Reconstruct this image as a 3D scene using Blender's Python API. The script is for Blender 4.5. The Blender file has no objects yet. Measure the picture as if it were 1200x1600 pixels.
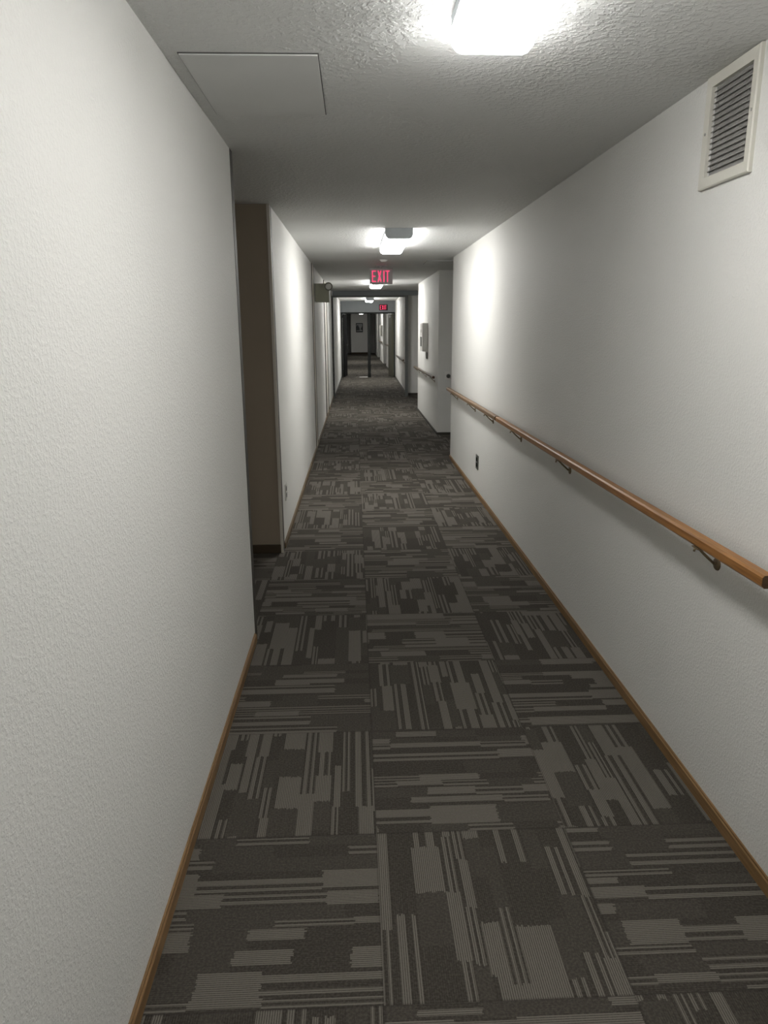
import bpy, bmesh, math
from mathutils import Vector, Matrix

# ------------------------------------------------------------------ camera, world, exposure
SC = bpy.context.scene
COL = SC.collection
F, YAW, PITCH, ROLL, CAMH = 1135.1, 0.03896, 0.25042, 0.00593, 1.57657
cam = bpy.data.cameras.new('camera')
cam.sensor_fit = 'VERTICAL'
cam.sensor_height = 36.0
cam.lens = F / 1600.0 * 36.0
cam.clip_start = 0.02
cam_ob = bpy.data.objects.new('camera', cam)
COL.objects.link(cam_ob)
fw = Vector((math.sin(YAW) * math.cos(PITCH), math.cos(YAW) * math.cos(PITCH), -math.sin(PITCH)))
rt = Vector((math.cos(YAW), -math.sin(YAW), 0))
dn = fw.cross(rt)
cr, sr = math.cos(ROLL), math.sin(ROLL)
r2, d2 = rt * cr + dn * sr, rt * (-sr) + dn * cr
m = Matrix(((r2.x, -d2.x, -fw.x), (r2.y, -d2.y, -fw.y), (r2.z, -d2.z, -fw.z))).to_4x4()
m.translation = Vector((0, 0, CAMH))
cam_ob.matrix_world = m
SC.camera = cam_ob

w = bpy.data.worlds.new('world')
SC.world = w
w.use_nodes = True
w.node_tree.nodes['Background'].inputs[0].default_value = (0.02, 0.02, 0.02, 1)
w.node_tree.nodes['Background'].inputs[1].default_value = 0.0

LAMP_STRENGTH = 24.0
LAMP_SIDES = 19.0      # prismatic sides of the lens
LAMP_COLOR = (1.0, 0.99, 0.96)
SC.view_settings.view_transform = 'Standard'
SC.view_settings.look = 'None'
SC.view_settings.gamma = 1.0
SC.view_settings.use_curve_mapping = False
SC.view_settings.exposure = 0.0
SC.cycles.max_bounces = 14
SC.cycles.diffuse_bounces = 10
SC.cycles.use_denoising = True
SC.cycles.sample_clamp_indirect = 8.0


# ------------------------------------------------------------------ materials
class NT:
    """tiny helper round a material's node tree"""
    def __init__(self, name, rough=0.8):
        self.m = bpy.data.materials.new(name)
        self.m.use_nodes = True
        self.t = self.m.node_tree
        self.b = self.t.nodes['Principled BSDF']
        self.b.inputs['Roughness'].default_value = rough
        self.b.inputs['Specular IOR Level'].default_value = 0.3

    def n(self, typ, **kw):
        nd = self.t.nodes.new(typ)
        for k, v in kw.items():
            setattr(nd, k, v)
        return nd

    def put(self, sock, v):
        if isinstance(v, bpy.types.NodeSocket):
            self.t.links.new(v, sock)
        else:
            sock.default_value = v

    def math(self, op, a, b=0.0, c=0.0):
        nd = self.n('ShaderNodeMath', operation=op)
        self.put(nd.inputs[0], a)
        self.put(nd.inputs[1], b)
        self.put(nd.inputs[2], c)
        return nd.outputs[0]

    def mix(self, f, a, b):
        nd = self.n('ShaderNodeMix', data_type='RGBA')
        self.put(nd.inputs[0], f)
        self.put(nd.inputs[6], a)
        self.put(nd.inputs[7], b)
        return nd.outputs[2]

    def pos(self):
        return self.n('ShaderNodeNewGeometry').outputs['Position']

    def noise(self, vec, scale, detail=2.0, rough=0.5):
        nd = self.n('ShaderNodeTexNoise')
        self.put(nd.inputs['Vector'], vec)
        nd.inputs['Scale'].default_value = scale
        nd.inputs['Detail'].default_value = detail
        nd.inputs['Roughness'].default_value = rough
        return nd.outputs['Fac']

    def ramp(self, f, lo, hi):
        nd = self.n('ShaderNodeMapRange', interpolation_type='SMOOTHSTEP')
        self.put(nd.inputs[0], f)
        nd.inputs[1].default_value = lo
        nd.inputs[2].default_value = hi
        return nd.outputs[0]

    def bump(self, h, strength, dist):
        nd = self.n('ShaderNodeBump')
        nd.inputs['Strength'].default_value = strength
        nd.inputs['Distance'].default_value = dist
        self.put(nd.inputs['Height'], h)
        self.t.links.new(nd.outputs[0], self.b.inputs['Normal'])

    def color(self, v):
        self.put(self.b.inputs['Base Color'], v)


def paint(name, col, rough=0.7, grain=0.0, metallic=0.0, var=0.05):
    k = NT(name, rough)
    p = k.pos()
    f = k.noise(p, 9.0, 3.0)
    c2 = tuple(c * (1 - var) for c in col)
    k.color(k.mix(f, (*col, 1), (*c2, 1)))
    k.b.inputs['Metallic'].default_value = metallic
    if grain:
        k.bump(k.noise(p, 220.0, 2.0), grain, 0.001)
    return k.m


def plaster(name, col, scale, lo, hi, strength, dist, var=0.03):
    k = NT(name, 0.62)
    p = k.pos()
    a = k.ramp(k.noise(p, scale, 3.0, 0.55), lo, hi)
    b = k.noise(p, scale * 3.1, 2.0)
    h = k.math('ADD', a, k.math('MULTIPLY', b, 0.35))
    big = k.noise(p, 2.2, 2.0)
    k.color(k.mix(big, (*col, 1), (*[c * (1 - var) for c in col], 1)))
    k.bump(h, strength, dist)
    return k.m


def wood(name, light, dark, rough=0.42):
    k = NT(name, rough)
    mp = k.n('ShaderNodeMapping')
    k.t.links.new(k.pos(), mp.inputs['Vector'])
    mp.inputs['Scale'].default_value = (60, 2.2, 60)
    f = k.noise(mp.outputs[0], 1.6, 4.0, 0.6)
    mp2 = k.n('ShaderNodeMapping')
    k.t.links.new(k.pos(), mp2.inputs['Vector'])
    mp2.inputs['Scale'].default_value = (240, 8, 240)
    g = k.noise(mp2.outputs[0], 1.0, 2.0)
    f = k.math('MULTIPLY_ADD', g, 0.35, k.math('MULTIPLY', f, 0.75))
    k.color(k.mix(k.ramp(f, 0.3, 0.75), (*dark, 1), (*light, 1)))
    k.bump(f, 0.08, 0.001)
    return k.m


def glow(name, col, strength):
    k = NT(name, 0.4)
    k.color((0.8, 0.8, 0.8, 1))
    k.b.inputs['Emission Color'].default_value = (*col, 1)
    k.b.inputs['Emission Strength'].default_value = strength
    return k.m


TILE, TX, TY = 0.6096, 0.0475, 1.392


def carpet():
    k = NT('carpet_tiles', 0.95)
    k.b.inputs['Specular IOR Level'].default_value = 0.08
    p = k.pos()
    s = k.n('ShaderNodeSeparateXYZ')
    k.t.links.new(p, s.inputs[0])
    M = k.math
    X = M('DIVIDE', M('SUBTRACT', s.outputs[0], TX), TILE)
    Y = M('DIVIDE', M('SUBTRACT', s.outputs[1], TY), TILE)
    ix, iy = M('FLOOR', X), M('FLOOR', Y)
    fx, fy = M('SUBTRACT', X, ix), M('SUBTRACT', Y, iy)
    par = M('FLOORED_MODULO', M('ADD', ix, iy), 2.0)          # 0: ribs run along the corridor
    dfx = M('SUBTRACT', fx, fy)
    v = M('MULTIPLY_ADD', M('SUBTRACT', 1.0, par), dfx, fy)   # across the ribs
    u = M('MULTIPLY_ADD', par, dfx, fy)                        # along the ribs

    def white(a, b, c):
        cx = k.n('ShaderNodeCombineXYZ')
        k.put(cx.inputs[0], a)
        k.put(cx.inputs[1], b)
        k.put(cx.inputs[2], c)
        wn = k.n('ShaderNodeTexWhiteNoise', noise_dimensions='3D')
        k.t.links.new(cx.outputs[0], wn.inputs['Vector'])
        sp = k.n('ShaderNodeSeparateColor')
        k.t.links.new(wn.outputs['Color'], sp.inputs[0])
        return sp.outputs
    ri = white(M('FLOOR', M('MULTIPLY', v, 104.0)), M('ADD', ix, 7.7), M('ADD', iy, 3.3))
    u = M('MULTIPLY_ADD', M('SUBTRACT', ri[0], 0.5), 0.014, u)     # ragged ends, rib by rib
    tix, tiy = M('ADD', ix, 31.3), M('ADD', iy, 17.7)
    h = white(tix, tiy, 3.5)
    wob = M('SINE', M('MULTIPLY', M('ADD', M('MULTIPLY', v, 2.0), h[0]), 6.2832))
    wob2 = M('SINE', M('MULTIPLY', M('ADD', M('MULTIPLY', v, 5.0), h[1]), 6.2832))
    vw = M('ADD', v, M('MULTIPLY_ADD', wob, 0.032, M('MULTIPLY', wob2, 0.012)))
    g = M('MULTIPLY', vw, 11.0)
    gi = M('FLOOR', g)
    gf = M('SUBTRACT', g, gi)
    r = white(tix, tiy, M('ADD', gi, 0.5))
    uu = M('MULTIPLY_ADD', u, M('MULTIPLY_ADD', r[1], 1.8, 2.4), M('MULTIPLY', r[0], 5.0))
    si = M('FLOOR', uu)
    q = white(M('MULTIPLY_ADD', gi, 7.13, tix), M('MULTIPLY_ADD', si, 5.37, tiy), 9.5)
    solid = M('MULTIPLY', M('GREATER_THAN', q[0], 0.34), M('LESS_THAN', q[0], 0.64))
    # a solid block may fill only part of its lane
    solid = M('MULTIPLY', solid, M('GREATER_THAN', gf, M('MULTIPLY', M('GREATER_THAN', q[1], 0.5), 0.3)))
    st1 = M('LESS_THAN', M('ABSOLUTE', M('SUBTRACT', gf, 0.30)), 0.13)
    st2 = M('LESS_THAN', M('ABSOLUTE', M('SUBTRACT', gf, 0.76)), 0.10)
    stripe = M('MULTIPLY', M('GREATER_THAN', q[0], 0.64), M('MAXIMUM', st1, st2))
    lightm = M('MAXIMUM', solid, stripe)
    # faint tone shift of the dark lanes
    tone = M('MULTIPLY', M('LESS_THAN', q[0], 0.18), 0.12)
    rib = M('MULTIPLY_ADD', M('SINE', M('MULTIPLY', v, 6.2832 * 104.0)), 0.5, 0.5)
    ribl = M('MULTIPLY_ADD', k.ramp(rib, 0.3, 0.85), 0.76, 0.24)
    speck = k.noise(p, 420.0, 2.0, 0.7)
    speck2 = k.noise(p, 150.0, 2.0, 0.6)
    fac = M('MULTIPLY', M('MAXIMUM', lightm, tone), ribl)
    fac = M('MULTIPLY', fac, M('MULTIPLY_ADD', speck, 0.9, 0.55))
    dark = k.mix(k.ramp(speck2, 0.35, 0.7), (*CARPET_DARK, 1), (*[c * 1.75 for c in CARPET_DARK], 1))
    dark = k.mix(M('MULTIPLY', rib, 0.35), dark, (*[c * 0.45 for c in CARPET_DARK], 1))
    col = k.mix(fac, dark, (*CARPET_LIGHT, 1))
    ex = M('MINIMUM', M('MINIMUM', fx, M('SUBTRACT', 1.0, fx)), M('MINIMUM', fy, M('SUBTRACT', 1.0, fy)))
    seam = M('LESS_THAN', ex, 0.006)
    col = k.mix(M('MULTIPLY', seam, 0.25), col, (0.022, 0.020, 0.018, 1))
    k.color(col)
    k.bump(M('MULTIPLY_ADD', speck, 0.6, rib), 0.5, 0.002)
    return k.m


CARPET_DARK = (0.046, 0.041, 0.0345)
CARPET_LIGHT = (0.168, 0.155, 0.135)

M_WALL = plaster('textured_white_wall_paint', (0.69, 0.685, 0.66), 115.0, 0.42, 0.66, 0.32, 0.0035)
M_CEIL = plaster('textured_ceiling_paint', (0.66, 0.665, 0.655), 52.0, 0.45, 0.64, 0.42, 0.005)
M_CARPET = carpet()
M_BROWN = paint('brown_wall_paint', (0.27, 0.22, 0.165), 0.7, 0.15)
M_TRIMWOOD = wood('baseboard_wood', (0.25, 0.15, 0.068), (0.14, 0.08, 0.034))
M_MIDBASE = wood('darker_baseboard_wood', (0.15, 0.10, 0.055), (0.09, 0.06, 0.03))  # darker than the near baseboard wood
M_DARKBASE = paint('dark_brown_base', (0.045, 0.03, 0.016), 0.6)
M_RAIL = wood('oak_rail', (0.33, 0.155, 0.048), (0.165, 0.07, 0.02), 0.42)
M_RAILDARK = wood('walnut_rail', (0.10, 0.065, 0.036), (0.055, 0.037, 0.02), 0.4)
M_RAILMID = wood('darker_oak_rail', (0.20, 0.12, 0.06), (0.10, 0.06, 0.03), 0.45)  # darker than the near oak rail
M_ENDGRAIN = wood('dark_end_grain', (0.085, 0.045, 0.02), (0.05, 0.025, 0.012), 0.6)
M_BRASS = paint('dull_bronze', (0.20, 0.15, 0.09), 0.45, 0.0, 0.7)
M_DARKTRIM = paint('dark_bronze_trim', (0.06, 0.055, 0.045), 0.55)
M_PALETRIM = paint('pale_beige_trim', (0.52, 0.48, 0.42), 0.55)
M_VENT = paint('cream_metal', (0.60, 0.585, 0.525), 0.5, 0.05)
M_LOUVRE = paint('dusty_grey_metal', (0.36, 0.35, 0.335), 0.6, 0.2, 0.0, 0.2)
M_DUCT = paint('dark_duct', (0.10, 0.10, 0.095), 0.8)
M_HOUSING = paint('flare_tinted_metal', (0.74, 0.79, 0.84), 0.5)  # blue brightness of camera flare is put into this metal's colour
M_WHITE = paint('white_plastic', (0.78, 0.77, 0.74), 0.45)
M_OFFWHITE = paint('warm_grey_plastic', (0.55, 0.54, 0.50), 0.5)
M_OLIVE = paint('putty_enamel', (0.24, 0.235, 0.175), 0.5)
M_DARKOLIVE = paint('dark_putty_plastic', (0.13, 0.125, 0.095), 0.6)
M_GLASS_GREY = paint('grey_reflector', (0.40, 0.39, 0.36), 0.4)
M_BLACK = paint('black_paint', (0.012, 0.012, 0.012), 0.9)
M_DARKPLATE = paint('dark_steel_plate', (0.10, 0.10, 0.09), 0.4, 0.0, 0.3)
M_DOORFRAME = paint('dark_grey_frame', (0.022, 0.023, 0.022), 0.85)
for _m in (M_DOORFRAME, M_BLACK):
    _m.node_tree.nodes['Principled BSDF'].inputs['Specular IOR Level'].default_value = 0.05
M_PORTAL = paint('dark_grey_portal', (0.10, 0.105, 0.10), 0.55)
M_TRANSOM = paint('shaded_slate_grey', (0.16, 0.172, 0.175), 0.6, 0.1)  # shade on the wall over the double doors is put into this grey
M_LEAF = paint('olive_brown_door', (0.085, 0.082, 0.055), 0.7)
M_SIGN = paint('grey_sign_case', (0.40, 0.365, 0.365), 0.5)
M_RED = glow('red_lit_letters', (1.0, 0.055, 0.17), 1.15)
M_RED.node_tree.nodes['Principled BSDF'].inputs['Base Color'].default_value = (0.5, 0.02, 0.05, 1)
M_SEAM = paint('dark_gap', (0.09, 0.09, 0.085), 0.8)
M_HATCH = paint('smooth_ceiling_paint', (0.65, 0.655, 0.645), 0.6, 0.05)
M_PAPER = paint('pale_print', (0.42, 0.42, 0.42), 0.6)
M_INK = paint('dark_print', (0.10, 0.105, 0.11), 0.6)
M_SILVER = paint('brushed_aluminium', (0.42, 0.40, 0.37), 0.35, 0.0, 0.6)


# ------------------------------------------------------------------ mesh helpers
def add_box(bm, x0, x1, y0, y1, z0, z1, bevel=0.0, seg=2):
    vs = [bm.verts.new((x, y, z)) for x in (x0, x1) for y in (y0, y1) for z in (z0, z1)]
    fs = [bm.faces.new([vs[i] for i in f]) for f in
          ((0, 1, 3, 2), (4, 6, 7, 5), (0, 4, 5, 1), (2, 3, 7, 6), (0, 2, 6, 4), (1, 5, 7, 3))]
    if bevel:
        es = list({e for f in fs for e in f.edges})
        bmesh.ops.bevel(bm, geom=es, offset=bevel, segments=seg, affect='EDGES', profile=0.5)
    return bm


def add_prism(bm, pts, d0, d1, axis):
    """extrude a closed 2-D outline along an axis ('x','y','z')"""
    def mk(a, b, d):
        return {'x': (d, a, b), 'y': (a, d, b), 'z': (a, b, d)}[axis]
    A = [bm.verts.new(mk(a, b, d0)) for a, b in pts]
    B = [bm.verts.new(mk(a, b, d1)) for a, b in pts]
    n = len(pts)
    bm.faces.new(A)
    bm.faces.new(B[::-1])
    for i in range(n):
        bm.faces.new((A[i], B[i], B[(i + 1) % n], A[(i + 1) % n]))
    return bm


def add_cyl(bm, c, axis, r0, r1, length, n=24):
    """frustum from point c along vector axis"""
    ax = Vector(axis).normalized()
    up = Vector((0, 0, 1)) if abs(ax.z) < 0.9 else Vector((1, 0, 0))
    a = ax.cross(up).normalized()
    b = ax.cross(a)
    c = Vector(c)
    A, B = [], []
    for i in range(n):
        t = 2 * math.pi * i / n
        d = a * math.cos(t) + b * math.sin(t)
        A.append(bm.verts.new(c + d * r0))
        B.append(bm.verts.new(c + ax * length + d * r1))
    bm.faces.new(A[::-1])
    bm.faces.new(B)
    for i in range(n):
        bm.faces.new((A[i], A[(i + 1) % n], B[(i + 1) % n], B[i]))
    return bm


def add_tube(bm, pts, r, n=10):
    for p, q in zip(pts, pts[1:]):
        p, q = Vector(p), Vector(q)
        add_cyl(bm, p, q - p, r, r, (q - p).length, n)
    for p in pts[1:-1]:
        bmesh.ops.create_uvsphere(bm, u_segments=n, v_segments=6, radius=r,
                                  matrix=Matrix.Translation(Vector(p)))
    return bm


def obj(name, bm, mat, parent=None, smooth=False):
    me = bpy.data.meshes.new(name)
    bmesh.ops.recalc_face_normals(bm, faces=bm.faces)
    bm.to_mesh(me)
    bm.free()
    me.materials.append(mat)
    if smooth:
        for p in me.polygons:
            p.use_smooth = True
    o = bpy.data.objects.new(name, me)
    COL.objects.link(o)
    if parent:
        o.parent = parent
    return o


def tag(o, label, cat, group=None):
    o['label'] = label
    o['category'] = cat
    if group:
        o['group'] = group
    return o


def thing(name, label, cat, loc=(0, 0, 0), group=None):
    o = bpy.data.objects.new(name, None)
    o.empty_display_size = 0.1
    COL.objects.link(o)
    o.location = loc
    return tag(o, label, cat, group)


def struct(name, bm, mat):
    o = obj(name, bm, mat)
    o['kind'] = 'structure'
    return o


def B(*a, **k):
    return add_box(bmesh.new(), *a, **k)


# ------------------------------------------------------------------ setting
H = 2.34
HF = 2.285                      # the corridor past the double doors is a little lower
XL, XR = -0.536, 1.158
YB = -6.0
L2A, L2B = (-0.533, 5.03), (-0.487, 16.86)     # left wall past the recess runs very slightly inwards
DY = 23.5                        # plane of the double doors
YE = 43.0                        # end wall

struct('floor', B(-2.0, 3.0, YB - 0.3, YE + 2.6, -0.12, 0.0), M_CARPET)
struct('ceiling', B(-2.0, 3.0, YB - 0.3, DY + 0.06, H, H + 0.12), M_CEIL)
struct('ceiling_far', B(-2.0, 3.0, DY + 0.06, YE + 2.6, HF, HF + 0.14), M_CEIL)


def wall(name, pts, mat=M_WALL, top=H):
    return struct(name, add_prism(bmesh.new(), pts, 0.0, top, 'z'), mat)


V0, V1, VZ0, VZ1 = 2.235, 2.552, 2.003, 2.338      # ventilation grille
FB, FP = 0.034, 0.014     # its border and how far the frame stands off the wall
wall('wall_left', [(XL, YB), (XL, 3.52), (-2.0, 3.52), (-2.0, YB)])
wall('wall_left_recess', [(-1.6, 3.52), (-1.6, 5.03), (-2.0, 5.03), (-2.0, 3.52)], M_BROWN)
wall('wall_left_brown', [(-0.546, 5.03), (-0.546, 5.10), (-2.0, 5.10), (-2.0, 5.03)], M_BROWN)
wall('wall_left_middle', [(-0.533, 5.10), L2B, (-2.0, L2B[1]), (-2.0, 5.10)])
wall('wall_left_far', [(-0.462, 16.86), (-0.405, DY), (-2.0, DY), (-2.0, 16.86)])
wall('wall_left_beyond', [(-0.395, DY), (-0.43, YE + 2), (-2.0, YE + 2), (-2.0, DY)], top=HF)
wr = bmesh.new()
add_box(wr, XR, 3.0, YB, V0 + FB, 0.0, H)
add_box(wr, XR, 3.0, V1 - FB, 8.77, 0.0, H)
add_box(wr, XR, 3.0, V0 + FB, V1 - FB, 0.0, VZ0 + FB)
add_box(wr, XR, 3.0, V0 + FB, V1 - FB, VZ1 - FB, H)
add_box(wr, XR + 0.15, 3.0, V0 + FB, V1 - FB, VZ0 + FB, VZ1 - FB)
struct('wall_right', wr, M_WALL)
wall('wall_right_recess', [(2.6, 8.77), (3.0, 8.77), (3.0, 10.78), (2.6, 10.78)])
wall('wall_right_middle', [(1.225, 10.78), (3.0, 10.78), (3.0, 14.15), (1.218, 14.15)])
wall('wall_right_niche', [(2.6, 14.15), (3.0, 14.15), (3.0, 17.25), (2.6, 17.25)])
wall('wall_right_far', [(1.225, 17.25), (3.0, 17.25), (3.0, DY), (1.30, DY)])
wall('wall_right_beyond', [(1.30, DY), (3.0, DY), (3.0, YE + 2), (1.25, YE + 2), (1.252, 38.9), (1.75, 38.9), (1.75, 36.3),
     (1.262, 36.3), (1.27, 32.3), (1.75, 32.3), (1.75, 29.7), (1.282, 29.7)], top=HF)
wall('wall_back', [(-2.0, YB - 0.2), (3.0, YB - 0.2), (3.0, YB), (-2.0, YB)])
wall('wall_end', [(-0.16, YE), (0.90, YE), (0.90, YE + 2.0), (-0.16, YE + 2.0)], top=HF)
wall('wall_end_behind', [(-2.0, YE + 2.0), (3.0, YE + 2.0), (3.0, YE + 2.3), (-2.0, YE + 2.3)], top=HF)

# baseboards
BH, BT = 0.046, 0.012


def base(name, x0, y0, x1, y1, side, mat=M_TRIMWOOD, h=BH):
    """strip along a wall from (x0,y0) to (x1,y1); side = direction of the room in x"""
    bm = bmesh.new()
    a = [(x0, y0), (x1, y1), (x1 + side * BT, y1), (x0 + side * BT, y0)]
    add_prism(bm, a, 0.0, h - 0.006, 'z')
    t = [(x0, y0), (x1, y1), (x1 + side * BT * 0.5, y1), (x0 + side * BT * 0.5, y0)]
    add_prism(bm, t, h - 0.006, h, 'z')
    return struct(name, bm, mat)


base('baseboard_left', XL, YB, XL, 3.50, 1)
base('baseboard_right', XR, YB, XR, 8.77, -1)
base('baseboard_left_middle', -0.533, 5.13, L2B[0], 16.80, 1, M_MIDBASE)
base('baseboard_right_middle', 1.225, 10.78, 1.218, 14.15, -1, M_DARKTRIM, 0.035)
base('baseboard_left_far', -0.462, 16.95, -0.405, DY - 0.06, 1, M_DARKTRIM)
base('baseboard_right_far', 1.225, 17.27, 1.30, DY - 0.06, -1, M_DARKTRIM)
base('baseboard_left_beyond', -0.395, DY + 1.1, -0.43, YE + 2, 1, M_DARKTRIM)
base('baseboard_right_beyond', 1.297, DY + 1.1, 1.282, 29.7, -1, M_DARKTRIM)
struct('baseboard_left_brown', B(-1.6, -0.545, 5.012, 5.03, 0.0, 0.062, bevel=0.003), M_DARKBASE)
struct('baseboard_right_recess', B(1.225, 2.6, 10.765, 10.78, 0.0, 0.035), M_DARKTRIM)
struct('baseboard_right_niche', B(1.235, 2.6, 17.235, 17.25, 0.0, 0.05), M_DARKTRIM)
struct('baseboard_end', B(-0.16, 0.90, YE - 0.015, YE, 0.0, 0.12), M_DARKBASE)

# full-height corner strips and frames
struct('trim_1', B(-0.56, -0.534, 3.52, 3.585, 0.0, H), M_DARKTRIM)
struct('trim_2', B(-0.548, -0.529, 5.018, 5.034, 0.0, H), M_PALETRIM)
struct('trim_3', B(-0.548, -0.5300, 5.034, 5.125, 0.0, H), M_DARKTRIM)


def lx(y):
    return L2A[0] + (L2B[0] - L2A[0]) * (y - L2A[1]) / (L2B[1] - L2A[1])


for i, (y0, y1, d, mt) in enumerate(((9.50, 9.56, 0.006, M_DARKTRIM), (9.56, 9.72, 0.012, M_PALETRIM),
                                     (9.72, 9.95, 0.006, M_DARKTRIM), (12.86, 12.98, 0.012, M_DARKTRIM),
                                     (13.45, 13.62, 0.010, M_PALETRIM), (13.95, 14.05, 0.010, M_DARKTRIM))):
    struct('trim_%d' % (4 + i), B(lx(y0) - 0.02, lx(y0) + d, y0, y1, 0.0, H), mt)

# the dark cross-corridor frame
PF = bmesh.new()
add_box(PF, -0.495, -0.452, 16.86, 16.95, 0.0, 2.225)
add_box(PF, 1.160, 1.225, 16.86, 16.95, 0.0, 2.225)
add_box(PF, -0.495, 1.225, 16.86, 16.95, 2.205, 2.245)
struct('trim_10', PF, M_PORTAL)
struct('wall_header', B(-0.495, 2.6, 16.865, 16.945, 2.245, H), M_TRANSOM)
struct('trim_11', B(1.218, 1.235, 16.95, 17.25, 0.0, H), M_WALL)
struct('trim_12', B(1.198, 1.228, 17.255, 17.31, 0.0, 2.12), M_DARKTRIM)

# wall above the double doors
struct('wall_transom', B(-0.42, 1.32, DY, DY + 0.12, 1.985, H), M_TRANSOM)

# ------------------------------------------------------------------ ceiling lights
LW = 0.111     # half width
LL = 1.25


def make_light(label, power):
    t = thing('ceiling_light', label, 'light', (0, 0, 0), 'wraparound ceiling lights down the corridor')
    face = glow('frosted_lit_lens', LAMP_COLOR, LAMP_STRENGTH * power)
    sides = glow('clear_lit_lens_sides', LAMP_COLOR, LAMP_SIDES * power)
    sides_end = glow('lit_lens_end', LAMP_COLOR, LAMP_STRENGTH * power * 3.6)
    out = [(-0.106, -0.026), (-0.108, -0.048), (-0.103, -0.063), (-0.090, -0.078), (-0.076, -0.083),
           (0.076, -0.083), (0.090, -0.078), (0.103, -0.063), (0.108, -0.048), (0.106, -0.026)]
    lens = bmesh.new()
    add_prism(lens, out, 0.012, LL - 0.004, 'y')
    lo = obj('lens', lens, face, t)
    lo.data.materials.append(sides)
    for p in lo.data.polygons:
        if abs(p.normal.x) > 0.8:
            p.material_index = 1
    cap = [(-0.112, 0.0), (-0.112, -0.050), (-0.104, -0.068), (-0.086, -0.083), (0.086, -0.083), (0.104, -0.068),
           (0.112, -0.050), (0.112, 0.0)]
    c = bmesh.new()
    add_prism(c, cap, 0.0, 0.012, 'y')
    obj('end_cap', c, M_HOUSING, t)
    c = bmesh.new()
    add_box(c, -0.107, 0.107, 0.010, LL, -0.028, 0.0)
    obj('housing', c, M_HOUSING, t)
    # moulded lip round the far end of the lens
    rim = bmesh.new()
    big = [(a * 1.02, b * 1.02) for a, b in out]
    add_prism(rim, big, LL - 0.012, LL, 'y')
    obj('lens_rim', rim, sides_end, t)
    return t


spots = [(0.368, 0.85, H, 0.93, 'nearest ceiling light, cut off by the top edge of the photo'),
         (0.376, 6.20, H, 1.6, 'ceiling light with grey end, between the nearest one and the hanging exit sign'),
         (0.422, 12.95, H, 1.9, 'ceiling light half hidden behind the hanging exit sign'),
         (0.462, 20.80, H, 1.9, 'small bright ceiling light just in front of the wall over the double doors'),
         (0.45, 26.0, HF, 1.5, 'unseen ceiling light first past the double doors'),  # unseen above the door header, placed to light the far corridor
         (0.44, 32.9, HF, 1.5, 'unseen ceiling light second past the double doors'),  # also unseen, lights the far corridor farther down
         (0.40, 38.6, HF, 0.5, 'farthest ceiling light, seen through the left doorway above the framed picture'),
         (0.37, -4.6, H, 1.0, 'unseen ceiling light added behind the viewer')]  # unseen lamp, added so the near walls get light from behind
for x, y, z, power, lab in spots:
    make_light(lab, power).location = (x, y, z)

# ------------------------------------------------------------------ handrails
RW, RH = 0.038, 0.037


def rail_z(y):
    return 0.908 - 0.0076 * (y - 1.8)


def bracket_bm(x_rail, x_wall, y, z):
    """z = underside of the rail"""
    bm = bmesh.new()
    add_box(bm, x_rail - 0.019, x_rail + 0.016, y - 0.022, y + 0.022, z - 0.004, z, bevel=0.001)
    add_tube(bm, [(x_rail - 0.006, y, z - 0.003), (x_rail + 0.012, y, z - 0.022), (x_wall - 0.012, y, z - 0.056),
                  (x_wall - 0.003, y, z - 0.056)], 0.0045)
    add_tube(bm, [(x_rail - 0.017, y, z - 0.003), (x_rail - 0.020, y, z - 0.014)], 0.0035)
    add_cyl(bm, (x_wall, y, z - 0.058), (-1, 0, 0), 0.022, 0.019, 0.005, 20)
    return bm


def handrail(y0, y1, xa, xb, brackets, label, mat, group=None, zc=None):
    """rail along a right-hand wall whose face is at xa (y0) .. xb (y1)"""
    gap = 0.061
    f = zc or rail_z
    t = thing('handrail', label, 'handrail', (xa, y0, f(y0)), group)
    bm = bmesh.new()
    w, h = RW / 2, RH / 2
    prof = [(-w, -h + 0.008), (-w + 0.008, -h), (w - 0.008, -h), (w, -h + 0.008), (w, h - 0.006), (w - 0.006, h),
            (-w + 0.006, h), (-w, h - 0.006)]
    A = [bm.verts.new((xa - gap + a, y0, f(y0) + b)) for a, b in prof]
    Bv = [bm.verts.new((xb - gap + a, y1, f(y1) + b)) for a, b in prof]
    bm.faces.new(A)
    bm.faces.new(Bv[::-1])
    for i in range(8):
        bm.faces.new((A[i], Bv[i], Bv[(i + 1) % 8], A[(i + 1) % 8]))
    rail = obj('rail', bm, mat, t)
    rail.matrix_parent_inverse = Matrix.Translation(t.location).inverted()
    cap = bmesh.new()
    add_prism(cap, [(xa - gap + a * 0.97, f(y0) + b * 0.97) for a, b in prof], y0 - 0.0015, y0, 'y')
    o = obj('end_grain', cap, M_ENDGRAIN, t)
    o.matrix_parent_inverse = Matrix.Translation(t.location).inverted()
    for y in brackets:
        xw = xa + (xb - xa) * (y - y0) / (y1 - y0)
        o = obj('bracket', bracket_bm(xw - gap, xw, y, f(y) - RH / 2), M_BRASS, t, True)
        o.matrix_parent_inverse = Matrix.Translation(t.location).inverted()
    return t


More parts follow.
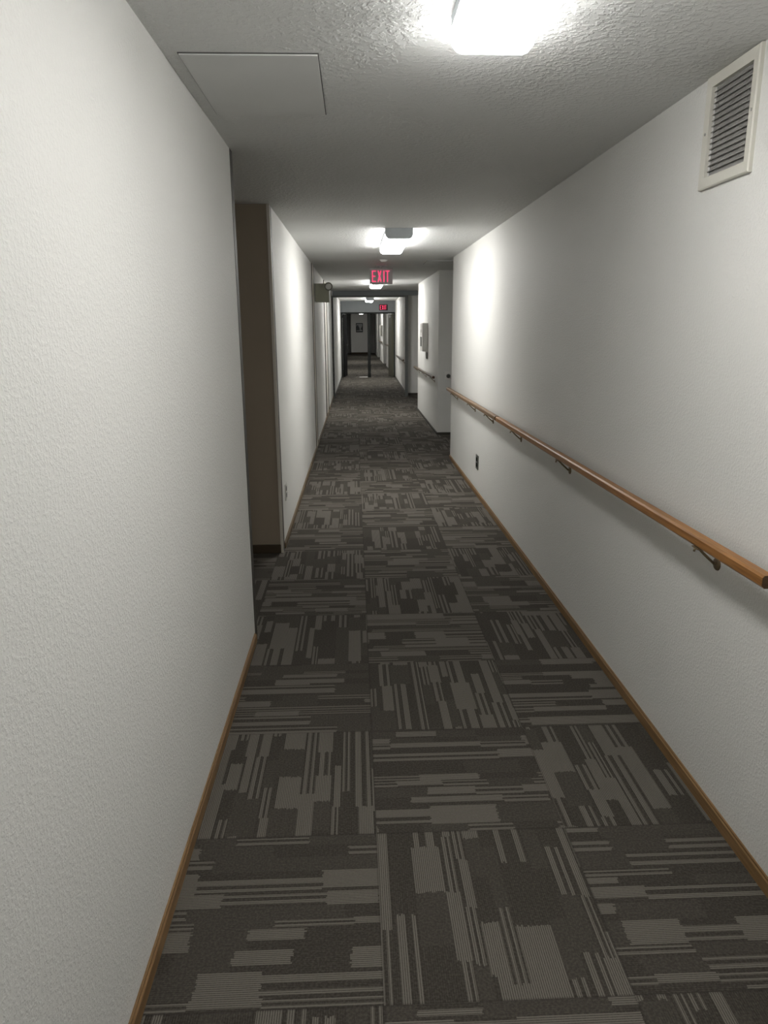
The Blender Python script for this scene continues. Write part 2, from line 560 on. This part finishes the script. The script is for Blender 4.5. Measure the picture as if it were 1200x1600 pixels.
GR = 'handrails along the right wall'
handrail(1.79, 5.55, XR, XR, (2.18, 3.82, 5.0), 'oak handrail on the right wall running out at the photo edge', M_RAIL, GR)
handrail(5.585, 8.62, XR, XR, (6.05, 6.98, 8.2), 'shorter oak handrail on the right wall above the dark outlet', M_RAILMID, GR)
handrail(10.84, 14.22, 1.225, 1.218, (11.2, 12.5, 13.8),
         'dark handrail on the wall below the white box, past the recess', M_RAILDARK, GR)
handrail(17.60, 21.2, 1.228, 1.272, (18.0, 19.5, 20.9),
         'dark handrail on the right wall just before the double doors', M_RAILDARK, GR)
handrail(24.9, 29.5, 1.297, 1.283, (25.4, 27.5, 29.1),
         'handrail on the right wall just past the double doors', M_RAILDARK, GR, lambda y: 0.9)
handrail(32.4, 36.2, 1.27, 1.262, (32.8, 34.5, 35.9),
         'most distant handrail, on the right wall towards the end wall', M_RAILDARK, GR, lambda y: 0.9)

# ------------------------------------------------------------------ ventilation grille, top of the right wall
vent = thing('vent_grille', 'cream framed ventilation grille high on the right wall', 'vent', (XR, V0, VZ0))


def child(name, bm, mat, t, smooth=False):
    o = obj(name, bm, mat, t, smooth)
    o.matrix_parent_inverse = Matrix.Translation(t.location).inverted()
    return o


bm = bmesh.new()
# mitred border: four prisms with sloped profile
oy, oz = (V0, V1), (VZ0, VZ1)
iy_, iz_ = (V0 + FB, V1 - FB), (VZ0 + FB, VZ1 - FB)
corn_o = [(oy[0], oz[0]), (oy[1], oz[0]), (oy[1], oz[1]), (oy[0], oz[1])]
corn_i = [(iy_[0], iz_[0]), (iy_[1], iz_[0]), (iy_[1], iz_[1]), (iy_[0], iz_[1])]
g = 0.004
corn_m = [(oy[0] + g, oz[0] + g), (oy[1] - g, oz[0] + g), (oy[1] - g, oz[1] - g), (oy[0] + g, oz[1] - g)]
rings = [[bm.verts.new((XR, a, b)) for a, b in corn_o],
         [bm.verts.new((XR - FP * 0.75, a, b)) for a, b in corn_o],
         [bm.verts.new((XR - FP, a, b)) for a, b in corn_m],
         [bm.verts.new((XR - FP * 0.8, a, b)) for a, b in corn_i],
         [bm.verts.new((XR, a, b)) for a, b in corn_i]]
for A, C in zip(rings, rings[1:]):
    for i in range(4):
        bm.faces.new((A[i], A[(i + 1) % 4], C[(i + 1) % 4], C[i]))
child('frame', bm, M_VENT, vent)
du = bmesh.new()
add_box(du, XR + 0.12, XR + 0.15, iy_[0], iy_[1], iz_[0], iz_[1])
for a in ((iy_[0], iy_[0] + 0.002, iz_[0], iz_[1]), (iy_[1] - 0.002, iy_[1], iz_[0], iz_[1]),
          (iy_[0], iy_[1], iz_[0], iz_[0] + 0.002), (iy_[0], iy_[1], iz_[1] - 0.002, iz_[1])):
    add_box(du, XR + 0.022, XR + 0.12, *a)
child('duct', du, M_DUCT, vent)
lv = bmesh.new()
n = 16
for i in range(n):
    z = iz_[0] + (iz_[1] - iz_[0]) * (i + 0.5) / n
    # blade leaning down towards the room
    add_prism(lv, [(XR - 0.003, z - 0.0060), (XR - 0.002, z - 0.0070), (XR + 0.014, z + 0.0050), (XR + 0.013, z + 0.0060)],
              iy_[0], iy_[1], 'y')
child('louvre', lv, M_LOUVRE, vent)
fn = bmesh.new()
for i in range(30):
    y = iy_[0] + (iy_[1] - iy_[0]) * (i + 0.5) / 30
    add_box(fn, XR + 0.004, XR + 0.020, y - 0.0009, y + 0.0009, iz_[0], iz_[1])
child('fins', fn, M_LOUVRE, vent)
for y in (V0 + 0.017, V1 - 0.017):
    s = bmesh.new()
    add_cyl(s, (XR - FP * 0.85, y, (VZ0 + VZ1) / 2), (-1, 0, 0), 0.005, 0.004, 0.003, 14)
    child('screw', s, M_LOUVRE, vent)

# ------------------------------------------------------------------ ceiling hatches and detector


def hatch(x0, x1, y0, y1, label):
    t = thing('ceiling_hatch', label, 'hatch', ((x0 + x1) / 2, (y0 + y1) / 2, H), 'flat ceiling hatches')
    child('seam', B(x0 - 0.003, x1 + 0.003, y0 - 0.004, y1 + 0.004, H - 0.0025, H), M_SEAM, t)
    child('panel', B(x0, x1, y0, y1, H - 0.0060, H - 0.0025), M_HATCH, t)


hatch(-0.49, -0.092, 2.365, 2.98, 'smooth access hatch in the ceiling beside the near left wall')
hatch(0.90, 1.35, 9.20, 9.75, 'small access hatch in the ceiling over the right recess mouth')

d = thing('smoke_detector', 'small white round detector on the ceiling before the hanging exit sign', 'detector', (0.37, 9.1, H))
b_ = bmesh.new()
add_cyl(b_, (0.37, 9.1, H), (0, 0, -1), 0.050, 0.048, 0.008, 28)
child('base', b_, M_WHITE, d)
b_ = bmesh.new()
add_cyl(b_, (0.37, 9.1, H - 0.008), (0, 0, -1), 0.042, 0.030, 0.014, 28)
child('cover', b_, M_WHITE, d)


# ------------------------------------------------------------------ exit signs
def letters_bm(x0, x1, z0, z1, y, t=0.004):
    """EXIT in upright bars; the reader looks along +y"""
    bm = bmesh.new()
    hgt = z1 - z0
    unit = (x1 - x0)
    w = unit * 0.235
    s = unit * 0.055          # stroke
    y1 = y + t

    def bar(a, b, c, d_):
        add_box(bm, a, b, y, y1, c, d_)
    # E
    x = x0
    bar(x, x + s, z0, z1)
    bar(x + s, x + w, z1 - s, z1)
    bar(x + s, x + w * 0.85, (z0 + z1) / 2 - s / 2, (z0 + z1) / 2 + s / 2)
    bar(x + s, x + w, z0, z0 + s)
    # X
    x = x0 + unit * 0.315
    k = s * 1.15
    add_prism(bm, [(x, z0), (x + k, z0), (x + w, z1), (x + w - k, z1)], y, y1, 'y')
    add_prism(bm, [(x + w - k, z0), (x + w, z0), (x + k, z1), (x, z1)], y - 0.0006, y1, 'y')
    # I
    x = x0 + unit * 0.655
    bar(x, x + s * 1.1, z0, z1)
    # T
    x = x0 + unit * 0.775
    bar(x, x + w * 0.98, z1 - s, z1)
    bar(x + w * 0.49 - s / 2, x + w * 0.49 + s / 2, z0, z1 - s)
    return bm


def exit_sign(cx, y, z0, w, h, label, hang, depth=0.05, mat=M_SIGN):
    t = thing('exit_sign', label, 'sign', (cx, y, z0), 'red lit exit signs')
    child('case', B(cx - w / 2, cx + w / 2, y, y + depth, z0, z0 + h, bevel=0.004), mat, t)
    child('lettering', letters_bm(cx - w * 0.40, cx + w * 0.36, z0 + h * 0.14, z0 + h * 0.86, y - 0.003), M_RED, t)
    if hang:
        c = bmesh.new()
        add_box(c, cx - 0.07, cx + 0.07, y + 0.005, y + depth - 0.005, H - 0.016, H, bevel=0.003)
        add_cyl(c, (cx, y + depth / 2, z0 + h), (0, 0, 1), 0.012, 0.012, H - 0.016 - z0 - h, 16)
        child('canopy', c, M_SIGN, t)
    return t


exit_sign(0.367, 9.90, 2.108, 0.298, 0.195, 'grey exit sign with red letters hanging from the ceiling', True)
exit_sign(0.934, DY - 0.04, 2.052, 0.262, 0.180, 'small red exit sign on the wall above the double doors', False, 0.04, M_DOORFRAME)

# ------------------------------------------------------------------ emergency light, left wall
ex = lx(10.3)
e = thing('emergency_light', 'putty coloured emergency light box with round lamp, high on the left wall', 'emergency light',
          (ex, 10.2, 1.9))
child('battery_case', B(ex, ex + 0.19, 10.20, 10.48, 1.90, 2.135, bevel=0.006), M_OLIVE, e)
h_ = bmesh.new()
add_cyl(h_, (ex + 0.180, 10.165, 2.096), (0.12, -1, -0.08), 0.046, 0.054, 0.05, 28)
add_cyl(h_, (ex + 0.180, 10.165, 2.096), (-0.12, 1, 0.08), 0.046, 0.020, 0.04, 28)
add_cyl(h_, (ex + 0.170, 10.19, 2.096), (0, 1, 0), 0.012, 0.012, 0.03, 12)
lh = child('lamp_head', h_, M_DARKOLIVE, e)
l_ = bmesh.new()
add_cyl(l_, (ex + 0.186, 10.116, 2.092), (0.12, -1, -0.08), 0.040, 0.030, 0.006, 28)
lo = obj('lamp_lens', l_, M_GLASS_GREY, lh)

# ------------------------------------------------------------------ outlets


def outlet(x, y, z, w, h, side, label, plate, face):
    t = thing('wall_outlet', label, 'outlet', (x, y, z), 'electrical outlets low on the walls')
    xo = x + side * 0.007
    child('plate', B(min(x, xo), max(x, xo), y - w / 2, y + w / 2, z - h / 2, z + h / 2, bevel=0.002), plate, t)
    for dz in (-h * 0.2, h * 0.2):
        xa = xo + side * 0.003
        child('socket', B(min(xo, xa), max(xo, xa), y - w * 0.22, y + w * 0.22, z + dz - h * 0.13, z + dz + h * 0.13, bevel=0.001),
              face, t)
    return t


outlet(XR, 6.78, 0.318, 0.13, 0.135, -1, 'dark outlet plate low on the right wall below the handrail', M_DARKPLATE, M_BLACK)
outlet(lx(5.36), 5.36, 0.375, 0.09, 0.125, 1, 'light grey outlet low on the left wall by the brown recess', M_OFFWHITE, M_DARKPLATE)

# ------------------------------------------------------------------ wall box, switch and knob past the right recess
wx = 1.221
bx = thing('wall_box', 'white box with dark slot on the right wall above a dark handrail', 'box', (wx, 12.3, 1.16))
child('case', B(wx - 0.092, wx, 12.28, 12.76, 1.165, 1.625, bevel=0.008), M_WHITE, bx)
child('slot', B(wx - 0.096, wx - 0.091, 12.40, 12.66, 1.245, 1.40, bevel=0.002), M_DARKPLATE, bx)
child('upper_slot', B(wx - 0.095, wx - 0.091, 12.44, 12.62, 1.47, 1.52, bevel=0.001), M_OFFWHITE, bx)
tag(obj('switch_plate', B(wx - 0.018, wx, 12.30, 12.46, 1.045, 1.150, bevel=0.003), M_DARKPLATE),
    'narrow dark plate on the right wall just under the white box', 'switch')
kb = thing('door_knob', 'dark round knob on pale plate, on the recess wall behind the handrail end', 'knob', (1.367, 10.78, 0.865))
c = bmesh.new()
add_box(c, 1.325, 1.409, 10.770, 10.78, 0.815, 0.925, bevel=0.003)
child('plate', c, M_WHITE, kb)
c = bmesh.new()
add_cyl(c, (1.372, 10.77, 0.865), (0, -1, 0), 0.012, 0.012, 0.03, 16)
add_cyl(c, (1.372, 10.74, 0.865), (0, -1, 0), 0.022, 0.030, 0.012, 24)
add_cyl(c, (1.372, 10.728, 0.865), (0, -1, 0), 0.030, 0.020, 0.012, 24)
child('knob', c, M_DARKPLATE, kb)

# ------------------------------------------------------------------ double doors
df = bmesh.new()
add_box(df, -0.400, -0.352, DY - 0.02, DY + 0.12, 0.0, 2.0)
add_box(df, 1.262, 1.310, DY - 0.02, DY + 0.12, 0.0, 2.0)
add_box(df, -0.352, 1.262, DY - 0.02, DY + 0.12, 1.955, 2.0)
struct('trim_13', df, M_DOORFRAME)
struct('trim_14', B(0.432, 0.528, DY, DY + 0.10, 0.0, 1.955, bevel=0.006), M_DOORFRAME)


def leaf(name, hinge, ang, side, mat):
    """door leaf swung open into the far corridor; side=+1: leaf body lies on +x of the hinge line"""
    bm = bmesh.new()
    L, T = 0.78, 0.045
    add_box(bm, 0.0, T, 0.0, L, 0.012, 1.95, bevel=0.003)
    o = struct(name, bm, mat)
    hd = bmesh.new()
    for s0 in (-1, 1):
        x = -0.0 if s0 < 0 else T
        add_cyl(hd, (x, L - 0.07, 1.0), (s0, 0, 0), 0.026, 0.026, 0.008, 20)
        add_tube(hd, [(x + s0 * 0.006, L - 0.07, 1.0), (x + s0 * 0.055, L - 0.07, 1.0), (x + s0 * 0.055, L - 0.19, 1.0)], 0.010)
    obj('lever_handle', hd, M_SILVER, o, True)
    ar = bmesh.new()
    add_box(ar, -0.045, -0.001, 0.10, 0.34, 1.84, 1.90, bevel=0.004)
    obj('closer', ar, M_DARKPLATE, o)
    o.location = (hinge[0], hinge[1], 0)
    o.rotation_euler = (0, 0, ang)
    return o


leaf('door_1', (-0.350, DY + 0.125), math.radians(-6), 1, M_BLACK)
leaf('door_2', (1.215, DY + 0.125), math.radians(7), -1, M_LEAF)

tag(obj('floor_strip', B(0.16, 0.42, DY + 0.02, DY + 0.22, 0.0, 0.006, bevel=0.002), M_SILVER),
    'short pale strip on the floor beside the door post', 'threshold')  # thin pale strip lying on the floor

# ------------------------------------------------------------------ picture on the end wall and far wall box
px0, px1, pz0, pz1 = 0.128, 0.522, 1.25, 1.75
pic = thing('framed_picture', 'dark framed picture on the far end wall', 'picture', ((px0 + px1) / 2, YE, pz0))
fr = bmesh.new()
for a in ((px0, px0 + 0.03, pz0, pz1), (px1 - 0.03, px1, pz0, pz1), (px0 + 0.03, px1 - 0.03, pz0, pz0 + 0.05),
          (px0 + 0.03, px1 - 0.03, pz1 - 0.03, pz1)):
    add_box(fr, a[0], a[1], YE - 0.03, YE, a[2], a[3])
child('frame', fr, M_BLACK, pic)
child('print', B(px0 + 0.03, px1 - 0.03, YE - 0.012, YE - 0.002, pz0 + 0.05, pz1 - 0.03), M_PAPER, pic)
sh = bmesh.new()
add_prism(sh, [(px0 + 0.03, pz0 + 0.10), (px0 + 0.22, pz0 + 0.10), (px0 + 0.20, pz0 + 0.24), (px0 + 0.10, pz0 + 0.42), (px0 + 0.03, pz0 + 0.30)],
          YE - 0.015, YE - 0.012, 'y')
add_prism(sh, [(px0 + 0.26, pz0 + 0.16), (px1 - 0.03, pz0 + 0.10), (px1 - 0.03, pz0 + 0.36)], YE - 0.015, YE - 0.012, 'y')
child('image_shapes', sh, M_INK, pic)
fx_ = 1.274
tag(obj('wall_cabinet', B(fx_ - 0.11, fx_ + 0.002, 33.0, 33.6, 1.16, 1.62, bevel=0.01), M_OFFWHITE),
    'grey cabinet on the right wall far past the double doors', 'cabinet')
